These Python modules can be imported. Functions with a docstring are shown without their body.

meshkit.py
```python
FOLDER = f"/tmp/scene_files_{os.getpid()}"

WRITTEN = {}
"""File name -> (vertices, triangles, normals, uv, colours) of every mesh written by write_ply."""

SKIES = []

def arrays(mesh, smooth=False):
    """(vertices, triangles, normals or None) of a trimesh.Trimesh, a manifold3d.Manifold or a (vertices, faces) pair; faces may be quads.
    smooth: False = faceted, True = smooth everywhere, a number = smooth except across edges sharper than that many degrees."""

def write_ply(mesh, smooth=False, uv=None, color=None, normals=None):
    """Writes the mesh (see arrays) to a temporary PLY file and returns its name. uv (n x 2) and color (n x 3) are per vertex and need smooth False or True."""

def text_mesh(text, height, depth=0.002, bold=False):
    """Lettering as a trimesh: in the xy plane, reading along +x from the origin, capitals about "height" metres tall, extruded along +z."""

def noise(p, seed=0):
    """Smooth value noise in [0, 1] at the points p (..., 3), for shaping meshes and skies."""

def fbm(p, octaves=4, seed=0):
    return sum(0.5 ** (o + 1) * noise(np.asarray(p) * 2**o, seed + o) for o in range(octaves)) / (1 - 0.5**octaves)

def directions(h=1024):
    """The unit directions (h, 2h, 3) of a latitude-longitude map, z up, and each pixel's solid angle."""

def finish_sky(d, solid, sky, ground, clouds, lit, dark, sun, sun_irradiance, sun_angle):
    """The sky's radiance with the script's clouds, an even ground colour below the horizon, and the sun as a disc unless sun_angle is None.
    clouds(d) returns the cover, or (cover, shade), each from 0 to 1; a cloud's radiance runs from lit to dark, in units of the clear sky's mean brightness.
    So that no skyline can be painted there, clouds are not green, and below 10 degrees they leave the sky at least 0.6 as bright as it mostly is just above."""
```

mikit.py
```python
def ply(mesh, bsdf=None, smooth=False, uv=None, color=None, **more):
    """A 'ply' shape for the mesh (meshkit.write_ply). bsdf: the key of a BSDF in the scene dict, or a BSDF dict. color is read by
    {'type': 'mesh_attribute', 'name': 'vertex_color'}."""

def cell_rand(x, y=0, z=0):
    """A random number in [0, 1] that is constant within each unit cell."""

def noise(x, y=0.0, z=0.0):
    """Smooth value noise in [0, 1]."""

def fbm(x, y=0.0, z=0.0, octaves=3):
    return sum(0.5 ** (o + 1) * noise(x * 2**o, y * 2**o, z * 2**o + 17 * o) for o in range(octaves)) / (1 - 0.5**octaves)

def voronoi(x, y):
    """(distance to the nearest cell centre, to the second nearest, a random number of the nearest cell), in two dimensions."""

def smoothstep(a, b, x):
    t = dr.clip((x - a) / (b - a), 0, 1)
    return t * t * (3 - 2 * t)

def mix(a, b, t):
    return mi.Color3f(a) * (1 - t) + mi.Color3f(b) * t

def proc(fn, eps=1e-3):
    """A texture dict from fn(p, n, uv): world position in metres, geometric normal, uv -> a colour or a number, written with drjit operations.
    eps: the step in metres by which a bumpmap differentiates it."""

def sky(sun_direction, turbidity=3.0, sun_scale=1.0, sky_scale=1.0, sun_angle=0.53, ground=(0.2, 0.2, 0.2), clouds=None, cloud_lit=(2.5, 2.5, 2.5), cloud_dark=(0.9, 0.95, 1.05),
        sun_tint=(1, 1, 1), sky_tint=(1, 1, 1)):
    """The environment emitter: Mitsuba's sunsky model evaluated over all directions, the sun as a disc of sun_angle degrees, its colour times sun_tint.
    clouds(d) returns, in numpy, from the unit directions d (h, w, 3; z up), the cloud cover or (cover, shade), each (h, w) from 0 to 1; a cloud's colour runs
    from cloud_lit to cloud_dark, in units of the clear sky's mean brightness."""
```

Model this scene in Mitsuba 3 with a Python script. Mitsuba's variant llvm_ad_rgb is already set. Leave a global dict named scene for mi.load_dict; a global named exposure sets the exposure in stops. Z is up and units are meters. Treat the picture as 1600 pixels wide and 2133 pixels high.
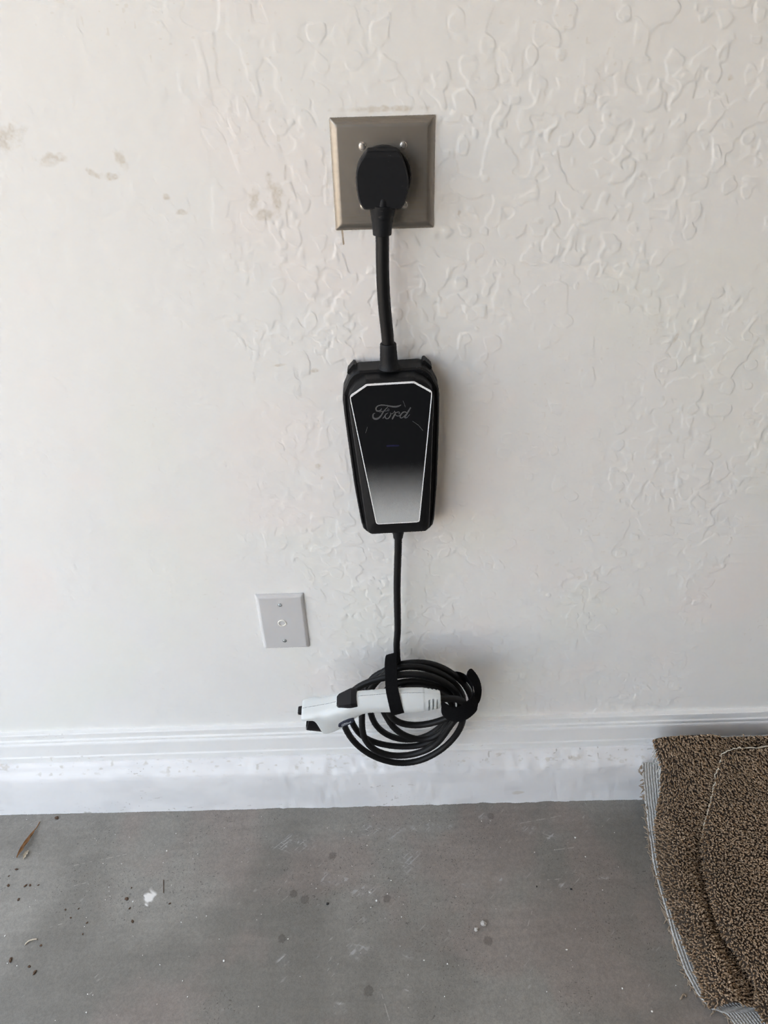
import math, random
import numpy as np, trimesh, manifold3d, shapely
import shapely.geometry as sg
from shapely.ops import unary_union
from scipy.interpolate import PchipInterpolator, splprep, splev
import drjit as dr
import mitsuba as mi
import mikit, meshkit
from mikit import noise, fbm, voronoi, cell_rand, smoothstep, mix

scene, labels = {'type': 'scene'}, {}
T = mi.ScalarTransform4f

# ------------------------------------------------------------------ camera, sky, exposure
EYE = np.array([0.0, -0.852, 1.311]); PITCH = math.radians(35.0); ROLL = math.radians(1.65)
fwd = np.array([0, math.cos(PITCH), -math.sin(PITCH)])
upv = np.array([math.sin(ROLL), math.cos(ROLL) * math.sin(PITCH), math.cos(ROLL) * math.cos(PITCH)])
scene['camera'] = {'type': 'perspective', 'fov': 2 * math.degrees(math.atan(800 / 1415)), 'fov_axis': 'x', 'near_clip': 0.02, 'far_clip': 500,
                   'to_world': T().look_at(origin=EYE.tolist(), target=(EYE + fwd).tolist(), up=upv.tolist())}
def clouds(d):
    q = d / np.maximum(d[..., 2:3], .12) * [1, 1, 0]
    return np.clip(meshkit.fbm(q * 1.1, 4, 5) * 2.4 - .75, 0, 1) * .75
scene['sky'] = mikit.sky((0.55, -0.35, 0.80), turbidity=3.5, sun_scale=1.0, sky_scale=1.0, sky_tint=(1.12, 1.0, .88), sun_tint=(1.05, 1.0, .88), ground=(0.3, 0.27, 0.23), clouds=clouds, cloud_lit=(1.95, 1.95, 1.9), cloud_dark=(1.1, 1.1, 1.1))
exposure = 4.40

rng = np.random.default_rng(7)
random.seed(7)

# ------------------------------------------------------------------ helpers
def add(key, mesh, bsdf, smooth=30, label=None, category=None, group=None, kind=None, **kw):
    scene[key] = mikit.ply(mesh, bsdf, smooth=smooth, **kw)
    lab(key, label, category, group, kind)
def lab(key, label=None, category=None, group=None, kind=None):
    d = {k: v for k, v in dict(label=label, category=category, group=group, kind=kind).items() if v}
    if d: labels[key] = {**labels.get(key, {}), **d}
def box(x0, x1, y0, y1, z0, z1):
    return trimesh.creation.box(bounds=[[x0, y0, z0], [x1, y1, z1]])
def cat(*m):
    return trimesh.util.concatenate(list(m))
def hull(points):
    return trimesh.convex.convex_hull(np.asarray(points, float))
def spline(pts, n, s=0.0):
    pts = np.asarray(pts, float)
    tck, _ = splprep(pts.T, s=s, k=min(3, len(pts) - 1))
    return np.array(splev(np.linspace(0, 1, n), tck)).T
def sweep(path, radius, sides=14, flat=None, ref=None):
    """Tube along a path; radius a number or one per point; flat=(half width, half thickness) with ref = width direction gives a ribbon."""
    P = np.asarray(path, float); n = len(P)
    t = np.gradient(P, axis=0); t /= np.linalg.norm(t, axis=1)[:, None]
    rad = np.broadcast_to(np.asarray(radius, float), n)
    a = np.array(ref, float) if ref is not None else np.cross(t[0], [0.31, 0.2, 0.93])
    rings = []
    if flat:
        w, h = flat; c = min(w, h) * .5
        sec = np.array([(w, -h + c), (w, h - c), (w - c, h), (-w + c, h), (-w, h - c), (-w, -h + c), (-w + c, -h), (w - c, -h)])
    else:
        an = np.arange(sides) / sides * 2 * np.pi
        sec = np.stack([np.cos(an), np.sin(an)], 1)
    for i in range(n):
        a0 = np.array(ref, float) if ref is not None else a
        a = a0 - t[i] * (a0 @ t[i]); a /= np.linalg.norm(a)
        b = np.cross(t[i], a)
        s = sec if flat else sec * rad[i]
        rings.append(P[i] + s[:, :1] * a + s[:, 1:] * b)
    m = len(sec)
    V = np.vstack(rings + [P[:1], P[-1:]])
    i, j = np.meshgrid(np.arange(n - 1), np.arange(m), indexing='ij')
    q = np.stack([i * m + j, i * m + (j + 1) % m, (i + 1) * m + (j + 1) % m, (i + 1) * m + j], -1).reshape(-1, 4)
    f = np.vstack([q[:, [0, 1, 2]], q[:, [0, 2, 3]]])
    k = np.arange(m)
    f = np.vstack([f, np.stack([k * 0 + n * m, (k + 1) % m, k], 1), np.stack([k * 0 + n * m + 1, (n - 1) * m + k, (n - 1) * m + (k + 1) % m], 1)])
    return trimesh.Trimesh(V, f, process=False)
def lathe(profile, sides=40):
    """profile: (r, h) from axis to axis, turned about +z."""
    m = trimesh.creation.revolve(np.asarray(profile, float), sections=sides)
    return m
def place(m, loc, rot=None):
    m = m.copy()
    if rot is not None: m.apply_transform(rot)
    m.apply_translation(loc)
    return m
TO_FRONT = trimesh.transformations.rotation_matrix(math.pi / 2, [1, 0, 0])      # +z -> -y (towards the room)
def rounded(poly, r, n=None):
    p = sg.Polygon(poly).buffer(-r, quad_segs=6).buffer(r, quad_segs=6)
    return np.array(p.exterior.coords)[:-1]
def mirror(half, cx=0):
    """half outline (half width, z), top to bottom -> closed polygon."""
    h = np.asarray(half, float)
    return np.vstack([np.stack([cx + h[:, 0], h[:, 1]], 1), np.stack([cx - h[::-1, 0], h[::-1, 1]], 1)])
def layers(*ls):
    """convex solid from (y, outline in xz) layers."""
    return hull(np.vstack([np.stack([p[:, 0], np.full(len(p), y), p[:, 1]], 1) for y, p in ls]))
def plate(poly, y0, y1):
    """shapely polygon in the xz plane as a slab from y0 (back) to y1 (front)."""
    gs = [g for g in getattr(poly, 'geoms', [poly]) if g.area > 1e-12]
    m = cat(*[trimesh.creation.extrude_polygon(g, abs(y1 - y0), engine='earcut') for g in gs])
    return place(m, (0, y0, 0), TO_FRONT)
def grid_mesh(P):
    n, m = P.shape[:2]
    i, j = np.meshgrid(np.arange(n - 1), np.arange(m - 1), indexing='ij')
    q = np.stack([i * m + j, i * m + j + 1, (i + 1) * m + j + 1, (i + 1) * m + j], -1).reshape(-1, 4)
    return trimesh.Trimesh(P.reshape(-1, 3), np.vstack([q[:, [0, 1, 2]], q[:, [0, 2, 3]]]), process=False)
def strokes(lines, n=24):
    """variable-width pen strokes: each [(x, z, width), ...] -> one shapely shape."""
    out = []
    for ln in lines:
        a = spline(np.array(ln, float), n) if len(ln) > 2 else np.array(ln, float)
        c = [sg.Point(p[0], p[1]).buffer(max(p[2], 1e-6) / 2, quad_segs=4) for p in a]
        out += [sg.MultiPolygon([c[i], c[i + 1]]).convex_hull for i in range(len(c) - 1)]
    return unary_union(out)

def smooth01(a, b, x):
    t = np.clip((x - a) / (b - a), 0, 1); return t * t * (3 - 2 * t)

# ------------------------------------------------------------------ materials
def tex(fn, eps=1e-3): return mikit.proc(fn, eps)
def bsdf(key, d): scene[key] = d
def principled(color, rough, **kw):
    c = color if isinstance(color, dict) else {'type': 'rgb', 'value': list(color)}
    return {'type': 'principled', 'base_color': c, 'roughness': rough, **kw}
def two(color, rough, **kw): return {'type': 'twosided', 'bsdf': principled(color, rough, **kw)}
def bump(inner, fn, eps=4e-4, scale=1.0):
    return {'type': 'bumpmap', 'arbitrary': tex(fn, eps), 'scale': scale, 'bsdf': inner}
def seg_dist(x, y, a, b):
    ax, ay = a; dx, dy = b[0] - ax, b[1] - ay
    t = dr.clip(((x - ax) * dx + (y - ay) * dy) / (dx * dx + dy * dy), 0, 1)
    return dr.sqrt(dr.square(x - ax - t * dx) + dr.square(y - ay - t * dy))

WALL_SMUDGES = [(-.1395, 1.160, .006, .014, -.3), (-.1138, 1.165, .008, .020, .3), (-.130, 1.142, .012, .007, 0), (-.3166, 1.192, .010, .004, -.4), (-.297, 1.188, .008, .004, .2),
                (-.3606, 1.208, .016, .006, 0), (-.2825, 1.205, .006, .010, .2), (-.240, 1.165, .004, .004, 0), (-.226, 1.149, .006, .003, 0), (-.0943, .799, .004, .006, .2),
                (-.0908, .779, .003, .004, 0), (-.087, .9477, .009, .003, .1), (-.1347, .957, .010, .002, .1), (.389, .982, .003, .008, -.2), (.382, 1.2656, .003, .003, 0), (.098, 1.139, .002, .004, 0),
                (.015, 1.2465, .05, .003, 0), (-.41, 1.23, .03, .012, .2)]
def wall_color(p, n, uv):
    x, z = p.x, p.z
    c = mix((.80, .797, .778), (.83, .785, .755), smoothstep(.55, .75, fbm(x * 7 + 3, z * 7, 4.0, octaves=3)) * .6)
    c = mix(c, (.79, .80, .75), smoothstep(.56, .75, fbm(x * 6 + 30, z * 6, 8.0, octaves=3)) * .5)
    g = noise(x * 420, z * 420, 1.0)
    wob = fbm(x * 150, z * 150, 2.0, octaves=3)
    s = mi.Float(0)
    for cx, cz, rx, rz, a in WALL_SMUDGES:
        ca, sa = math.cos(a), math.sin(a)
        u = ((x - cx) * ca + (z - cz) * sa) / rx; v = (-(x - cx) * sa + (z - cz) * ca) / rz
        s = dr.maximum(s, 1 - smoothstep(.3, 1.25, dr.sqrt(u * u + v * v) + 1.4 * (wob - .5)))
    c = mix(c, (.52, .46, .37), s * (.25 + .35 * g))
    drip = 1 - smoothstep(.0006, .0014, seg_dist(x, z, (-.040, 1.124), (-.0391, 1.108)) + .0006 * (wob - .5))
    c = mix(c, (.36, .27, .17), drip * .8)
    fleck = smoothstep(.88, .95, noise(x * 210 + 11, z * 210, 7.0)) * smoothstep(.62, .75, fbm(x * 9, z * 9 + 5, 3.0, octaves=2))
    return mix(c, (.60, .55, .47), fleck * .25)
bsdf('wall_paint', {'type': 'principled', 'base_color': tex(wall_color), 'roughness': .62, 'specular': .3})
bsdf('plain_wall_paint', principled((.72, .70, .67), .7))
bsdf('unpainted_board', principled((.15, .135, .12), .8))
def ceiling_color(p, n, uv): return mix((.76, .745, .72), (.72, .705, .68), fbm(p.x * 4, p.y * 4, 0.0))
bsdf('ceiling_paint', principled(tex(ceiling_color), .8))

def trim_color(p, n, uv):
    x, z = p.x, p.z
    s = smoothstep(.86, .92, noise(x * 160, z * 360, p.y * 120)) * smoothstep(.5, .65, fbm(x * 12, z * 12, 6.0))
    return mix((.80, .80, .79), (.55, .52, .48), s * .5)
bsdf('trim_paint', bump({'type': 'principled', 'base_color': tex(trim_color), 'roughness': .42, 'specular': .4}, lambda p, n, uv: .00006 * fbm(p.x * 90, p.z * 300, p.y * 300), 4e-4))
def curb_color(p, n, uv):
    x, z = p.x, p.z
    w = fbm(x * 90, z * 140, p.y * 90, octaves=3)
    c = mix((.775, .77, .77), (.715, .712, .715), smoothstep(.45, .7, fbm(x * 14, z * 20, p.y * 20)))
    grime = smoothstep(.58, .80, w) * smoothstep(.106, .126, z + .02 * (noise(x * 30, z * 30) - .5))
    c = mix(c, (.54, .51, .46), grime * .65)
    chips = smoothstep(.87, .93, noise(x * 170 + 3, z * 300, 2.0)) * smoothstep(.52, .70, fbm(x * 8 + 2, z * 20, 1.0))
    c = mix(c, (.45, .43, .40), chips * .7)
    blot = 1 - smoothstep(.5, 1.2, dr.sqrt(dr.square((x - .257) / .012) + dr.square((z - .035) / .008)) + 1.2 * (w - .5))
    return mix(c, (.60, .56, .50), blot * .6)
bsdf('curb_paint', bump({'type': 'principled', 'base_color': tex(curb_color), 'roughness': .5, 'specular': .4},
                        lambda p, n, uv: .0004 * fbm(p.x * 38, p.z * 60, p.y * 60, octaves=4) + .0003 * smoothstep(.5, .56, fbm(p.x * 16, p.z * 42, p.y * 30)), 6e-4))

DROPS = [(-.12, -.147, .0085), (-.19, -.217, .0085), (-.168, -.228, .009), (-.015, -.231, .0082), (-.203, -.294, .008), (.1618, -.3068, .009), (-.049, -.379, .0095), (.20, -.074, .008)]
SCRATCHES = [((-.624, -.1513), (-.5166, -.1294)), ((-.61, -.1906), (-.5741, -.1815)), ((-.6276, -.2635), (-.6038, -.257)), ((.2327, -.291), (.2523, -.2526)), ((.2885, -.205), (.3245, -.2035)),
             ((.3111, -.1486), (.3734, -.1423)), ((.2581, -.0913), (.3432, -.0779)), ((-.0292, -.3771), (-.0151, -.4208))]
CHALK = [(-.0476, -.0951, .035, .018), (.0, -.10, .02, .02), (.0761, -.095, .06, .010), (-.1022, -.1937, .02, .012), (-.13, -.1895, .012, .016), (-.06, -.215, .03, .012), (-.0213, -.2666, .018, .014), (.1388, -.2105, .02, .006),
         (.205, -.199, .02, .008), (-.1991, -.3293, .012, .012), (-.0978, -.4013, .014, .010), (.016, -.3809, .007, .012), (.1916, -.0754, .02, .010), (-.0663, -.3186, .025, .015), (.0123, -.3235, .02, .012),
         (.2798, -.1062, .03, .010), (.315, -.1185, .02, .014), (.3165, -.2158, .012, .006), (.3932, -.2042, .012, .004), (.03, -.16, .03, .03), (-.4612, -.2167, .011, .013), (-.20, -.12, .05, .02)]
def floor_color(p, n, uv):
    x, y = p.x, p.y
    big = fbm(x * 5, y * 5, 1.0, octaves=4)
    c = mix((.163, .155, .139), (.230, .220, .200), smoothstep(.3, .7, big))
    c = mix(c, (.245, .200, .180), smoothstep(.52, .72, fbm(x * 6.5 + 9, y * 6.5, 3.0, octaves=4)) * .45)
    wv = .02 * fbm(x * 9, y * 9, 5.0)
    trowel = fbm(x * 9 + y * 3, (y + wv) * 120, 2.0, octaves=3)
    c = c * (.93 + .14 * trowel)
    fine = noise(x * 700, y * 700, 0.0); mid = noise(x * 240, y * 240, 4.0)
    c = c * (.80 + .20 * fine + .12 * mid + .10 * fbm(x * 45, y * 45, 8.0))
    pit = smoothstep(.84, .92, noise(x * 560 + 5, y * 560, 9.0)) * smoothstep(.42, .62, fbm(x * 10, y * 10 + 4, 7.0))
    c = mix(c, (.055, .05, .045), pit * .55)
    w = noise(x * 520, y * 520, 2.0) - .5
    s = mi.Float(0)
    for cx, cy, r in DROPS:
        s = dr.maximum(s, 1 - smoothstep(.66, 1.05, dr.sqrt(dr.square(x - cx) + dr.square(y - cy)) / r + .28 * w))
    c = mix(c, c * mi.Color3f(.62, .60, .59), s * .85)
    sc = mi.Float(1)
    for a, b in SCRATCHES: sc = dr.minimum(sc, seg_dist(x, y, a, b))
    c = mix(c, (.36, .34, .32), (1 - smoothstep(.0003, .0013, sc)) * smoothstep(.3, .6, noise(x * 160, y * 160, 1.0)) * .55)
    ch = mi.Float(0)
    for cx, cy, rx, ry in CHALK:
        ch = dr.maximum(ch, 1 - smoothstep(.2, 1.25, dr.sqrt(dr.square((x - cx) / rx) + dr.square((y - cy) / ry))))
    st = noise((x * .75 + y * .66) * 60, (x * .66 - y * .75) * 420, 6.0); st2 = noise((x * .4 + y * .92) * 420, (x * .92 - y * .4) * 90, 8.0)
    streak = smoothstep(.60, .84, st) + .7 * smoothstep(.68, .88, st2)
    c = mix(c, (.36, .355, .35), dr.clip(ch * (.12 + 1.1 * streak * smoothstep(.3, .7, noise(x * 130, y * 130, 5.0))), 0, 1) * .75)
    rare = smoothstep(.80, .90, st) * smoothstep(.55, .70, fbm(x * 14, y * 14, 11.0)) * smoothstep(.45, .75, noise(x * 110, y * 110, 2.5)) * .45
    c = mix(c, (.36, .355, .345), rare)
    sp = 1 - smoothstep(.3, 1.1, dr.sqrt(dr.square((x + .4612) / .011) + dr.square((y + .2167) / .013)) + 1.3 * (noise(x * 180 + y * 260, y * 90 - x * 60, 3.0) - .5))
    return mix(c, (.72, .71, .69), sp * .9)
bsdf('concrete', bump({'type': 'principled', 'base_color': tex(floor_color), 'roughness': .55, 'specular': .35}, lambda p, n, uv: .00012 * fbm(p.x * 300, p.y * 300, 0.0) + .0004 * fbm(p.x * 30, p.y * 30, 3.0), 6e-4))
def drive_color(p, n, uv): return mix((.36, .33, .29), (.31, .285, .25), fbm(p.x * .9, p.y * .9, 0.0))
bsdf('driveway_concrete', principled(tex(drive_color), .8))

bsdf('brushed_steel', bump({'type': 'roughconductor', 'distribution': 'ggx', 'alpha_u': .22, 'alpha_v': .22, 'specular_reflectance': tex(lambda p, n, uv: mix((.345, .318, .283), (.285, .262, .232), .6 * noise(p.x * 20, p.z * 2600, 1.0) + .4 * noise(p.x * 40, p.z * 900, 4.0)))},
                           lambda p, n, uv: .000012 * noise(p.x * 30, p.z * 2400, 2.0), 2e-4))
bsdf('screw_metal', {'type': 'roughconductor', 'alpha': .16, 'specular_reflectance': {'type': 'rgb', 'value': [.78, .74, .70]}})
bsdf('zinc_metal', {'type': 'roughconductor', 'alpha': .22, 'specular_reflectance': {'type': 'rgb', 'value': [.60, .64, .66]}})
bsdf('slot_dark', principled((.03, .028, .025), .7))
def dusty_black(base, d=.02):
    return lambda p, n, uv: mix(base, (.16, .155, .15), smoothstep(.90, .94, noise(p.x * 900, p.y * 900, p.z * 900)) * smoothstep(.62, .7, noise(p.x * 60, p.y * 60, p.z * 60)) * .35)
bsdf('plug_rubber', principled(tex(dusty_black((.0065, .0072, .0092))), .55, specular=.25))
bsdf('box_plastic', bump({'type': 'principled', 'base_color': tex(dusty_black((.0050, .0052, .0060))), 'roughness': .50, 'specular': .28}, lambda p, n, uv: .00002 * noise(p.x * 1500, p.y * 1500, p.z * 1500), 2e-4))
bsdf('cable_jacket', principled((.0045, .0046, .0052), .48, specular=.26))
bsdf('black_socket', principled((.012, .012, .013), .5))
PSCR = [((.0285, .9288), (.0314, .9199)), ((.0406, .8994), (.0483, .8934)), ((.0483, .8934), (.0542, .8852)), ((-.0184, .8927), (-.0213, .8840))]
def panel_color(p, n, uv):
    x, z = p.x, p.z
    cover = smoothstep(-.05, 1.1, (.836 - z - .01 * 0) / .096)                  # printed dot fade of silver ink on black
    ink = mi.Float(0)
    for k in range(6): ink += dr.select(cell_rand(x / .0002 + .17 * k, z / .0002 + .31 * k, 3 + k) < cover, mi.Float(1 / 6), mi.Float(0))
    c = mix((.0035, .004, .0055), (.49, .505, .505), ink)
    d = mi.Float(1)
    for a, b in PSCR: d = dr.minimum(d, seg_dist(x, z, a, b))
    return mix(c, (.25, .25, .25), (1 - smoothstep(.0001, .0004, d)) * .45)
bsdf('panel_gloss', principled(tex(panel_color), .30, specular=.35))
bsdf('white_print', principled((.80, .81, .82), .5))
bsdf('grey_print', principled((.085, .085, .088), .5))
bsdf('light_blue_led', {'type': 'principled', 'base_color': {'type': 'rgb', 'value': [.006, .006, .035]}, 'roughness': .4})
bsdf('white_shell', principled((.64, .67, .67), .22, specular=.5))
bsdf('seam_grey', principled((.25, .27, .28), .6))
bsdf('black_button', principled((.006, .006, .0075), .35, specular=.35))
bsdf('badge_blue', principled((.010, .014, .030), .3))
bsdf('badge_silver', principled((.42, .45, .48), .4))
bsdf('white_cover', principled((.58, .575, .575), .32, specular=.45))
bsdf('ivory', principled((.70, .68, .62), .45))
def loop_fabric(p, n, uv): return mix((.002, .002, .0022), (.007, .007, .008), noise(p.x * 1600, p.y * 1600, p.z * 1600))
bsdf('strap_fabric', principled(tex(loop_fabric), .95, specular=.1))
bsdf('pile_yarn', principled({'type': 'mesh_attribute', 'name': 'vertex_color'}, .85, specular=.2, sheen=.3))
bsdf('backing_weave', two(tex(lambda p, n, uv: mix((.52, .51, .485), (.38, .375, .355), noise(p.x * 500, p.y * 500, p.z * 500))), .9))
bsdf('cream_yarn', two((.50, .45, .36), .9))
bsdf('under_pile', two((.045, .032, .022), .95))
bsdf('fringe_yarn', principled(tex(lambda p, n, uv: mix((.33, .265, .20), (.20, .155, .115), noise(p.x * 220, p.y * 220, p.z * 220))), .9))
bsdf('leaf_brown', {'type': 'twosided', 'bsdf': principled(tex(lambda p, n, uv: mix((.30, .15, .05), (.14, .07, .03), fbm(p.x * 160, p.y * 160, p.z * 160))), .5)})
bsdf('pale_chaff', {'type': 'twosided', 'bsdf': principled((.48, .42, .33), .6)})
bsdf('crumb_brown', principled((.080, .048, .028), .8))
bsdf('crumb_black', principled((.012, .011, .011), .6))
bsdf('pebble_grey', principled(tex(lambda p, n, uv: mix((.50, .48, .45), (.36, .34, .32), noise(p.x * 400, p.y * 400, p.z * 400))), .8))
bsdf('grit_white', principled((.75, .74, .72), .7))
bsdf('cardboard', principled((.42, .30, .21), .8))

# ------------------------------------------------------------------ setting: the garage
GX0, GX1, GY0, HGT = -0.95, 3.0, -6.0, 2.7
def graded(a, b, c, d, fine, coarse):
    return np.concatenate([np.arange(a, b, coarse), np.arange(b, c, fine), np.arange(c, d, coarse), [d]])
WXS = graded(GX0 - .12, -.60, .56, GX1, 0.00115, .05)
zf = [.14]                                                                       # finer rows higher up
while zf[-1] < 1.40: zf.append(zf[-1] + np.interp(zf[-1], [.2, .7, 1.35], [.0015, .0012, .0010]))
WZS = np.concatenate([[0, .07], zf, np.arange(1.45, HGT, .05), [HGT]])
GXX, GZZ = np.meshgrid(WXS, WZS, indexing='ij')
def np3(x, z, k): return np.stack([x, z, np.full_like(x, k)], -1)
def knockdown(x, z):
    """flattened splashes of texture compound: plateaus with crisp edges."""
    wx = x + .007 * (meshkit.noise(np3(x * 70, z * 70, 1.), 3) - .5); wz = z + .007 * (meshkit.noise(np3(x * 70, z * 70, 2.), 4) - .5)
    a = meshkit.fbm(np3(wx * 36, wz * 30, 1.5), 3, 5); b = meshkit.fbm(np3(wx * 62 + 5, wz * 52, 4.5), 2, 8)
    m = smooth01(.30, .55, meshkit.fbm(np3(x * 4.5 + 7, z * 4.5, 2.), 2, 6))
    left = .25 + .75 * smooth01(-.30, .04, x)                                    # worked smoother by hand at the left
    h = smooth01(.505, .532, a) + .8 * smooth01(.60, .64, b)
    r = np.random.default_rng(31)
    drops = np.zeros_like(x)
    for _ in range(900):                                                         # single drops
        cx, cz = r.uniform(-.58, .54), r.uniform(.24, 1.38)
        R = r.uniform(.004, .012); an_ = r.normal(.5, .5); st = r.uniform(.75, 1.5); tail = r.uniform(0, .9)
        i0, i1 = np.searchsorted(WXS, [cx - 2.2 * R, cx + 2.2 * R]); j0, j1 = np.searchsorted(WZS, [cz - 2.2 * R, cz + 2.2 * R])
        X, Z = x[i0:i1, j0:j1] - cx, z[i0:i1, j0:j1] - cz
        u, v = X * math.cos(an_) + Z * math.sin(an_), -X * math.sin(an_) + Z * math.cos(an_)
        rr = np.hypot(u * (1 + tail * np.clip(v / R, 0, 1.5)), v / st) / R + .5 * (meshkit.noise(np3(X * 160 + cx * 99, Z * 160, cz * 50), 2) - .5)
        drops[i0:i1, j0:j1] = np.maximum(drops[i0:i1, j0:j1], 1 - smooth01(.88, .88 + .0010 / R, rr))
    grain = meshkit.fbm(np3(x * 240, z * 240, 0.), 2, 12) - .5
    return (.00055 * np.maximum(h * (.4 + .6 * m), drops * .95) * left + .00020 * grain + .0016 * (meshkit.fbm(np3(x * 5, z * 5, 3.), 2, 14) - .5))
inner = (GXX > -.62) & (GXX < .58) & (GZZ > .12) & (GZZ < 1.42)
GYY = np.where(inner, -knockdown(GXX, GZZ), 0.0)
add('wall_back', grid_mesh(np.stack([GXX, GYY, GZZ], -1)[:, ::-1]), 'wall_paint', True, kind='structure', label='white knockdown-textured garage wall')
add('floor', box(GX0 - .15, GX1, GY0, .15, -.15, 0), 'concrete', False, kind='structure', label='stained grey concrete garage floor')
add('ceiling', box(GX0 - .15, GX1 + .15, GY0 - .15, .15, HGT, HGT + .2), 'ceiling_paint', False, kind='structure')
add('wall_right', box(GX1, GX1 + .15, GY0, .15, 0, HGT), 'plain_wall_paint', False, kind='structure')
add('wall_front', box(GX0 - .15, GX1 + .15, GY0 - .15, GY0, 0, HGT), 'unpainted_board', False, kind='structure')
# the side with the open garage door: return beside the opening, header above it, far return
add('wall_left', cat(box(GX0 - .12, GX0, -.06, 0, 0, HGT), box(GX0 - .12, GX0, -2.9, -.06, 2.40, HGT), box(GX0 - .12, GX0, GY0, -2.9, 0, HGT)), 'plain_wall_paint', False, kind='structure')
add('ground', box(-60, GX0 - .15, -60, 60, -.25, -.03), 'driveway_concrete', False, kind='structure', label='sunlit concrete driveway outside the garage')

# baseboard: a moulded profile run along the wall
def run_profile(prof, xs, disp=None):
    prof = np.asarray(prof, float)
    P = np.zeros((len(xs), len(prof), 3))
    P[..., 0] = np.asarray(xs)[:, None]; P[..., 1] = prof[:, 0]; P[..., 2] = prof[:, 1]
    if disp: P = disp(P)
    return P
BB = [(-.0, .1405), (-.0165, .1408), (-.0170, .1420), (-.0170, .1560), (-.0162, .1578), (-.0148, .1592), (-.0145, .1620), (-.0132, .1900), (-.0128, .1930), (-.0118, .1945), (-.0098, .1955), (-.0094, .1975), (-.0096, .2005),
      (-.0112, .2020), (-.0116, .2035), (-.0108, .2050), (-.0088, .2060), (-.0086, .2100), (-.0092, .2180), (-.0088, .2205), (-.0074, .2216), (.0, .2220)]
def bb_disp(P):
    k = (P[..., 2] - .1405) / .08
    P[..., 2] += (P[..., 0] - .36) * (.0015 + .0045 * k)
    P[..., 1] -= .0006 * meshkit.noise(P * [6, 0, 0] + [3, 0, 0]) * (P[..., 1] < -.001)
    return P
xs = np.linspace(GX0, GX1, 400)
add('baseboard_back', grid_mesh(run_profile(BB[::-1], xs, bb_disp)), 'trim_paint', 28, kind='structure', label='white moulded baseboard along the wall')
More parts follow.
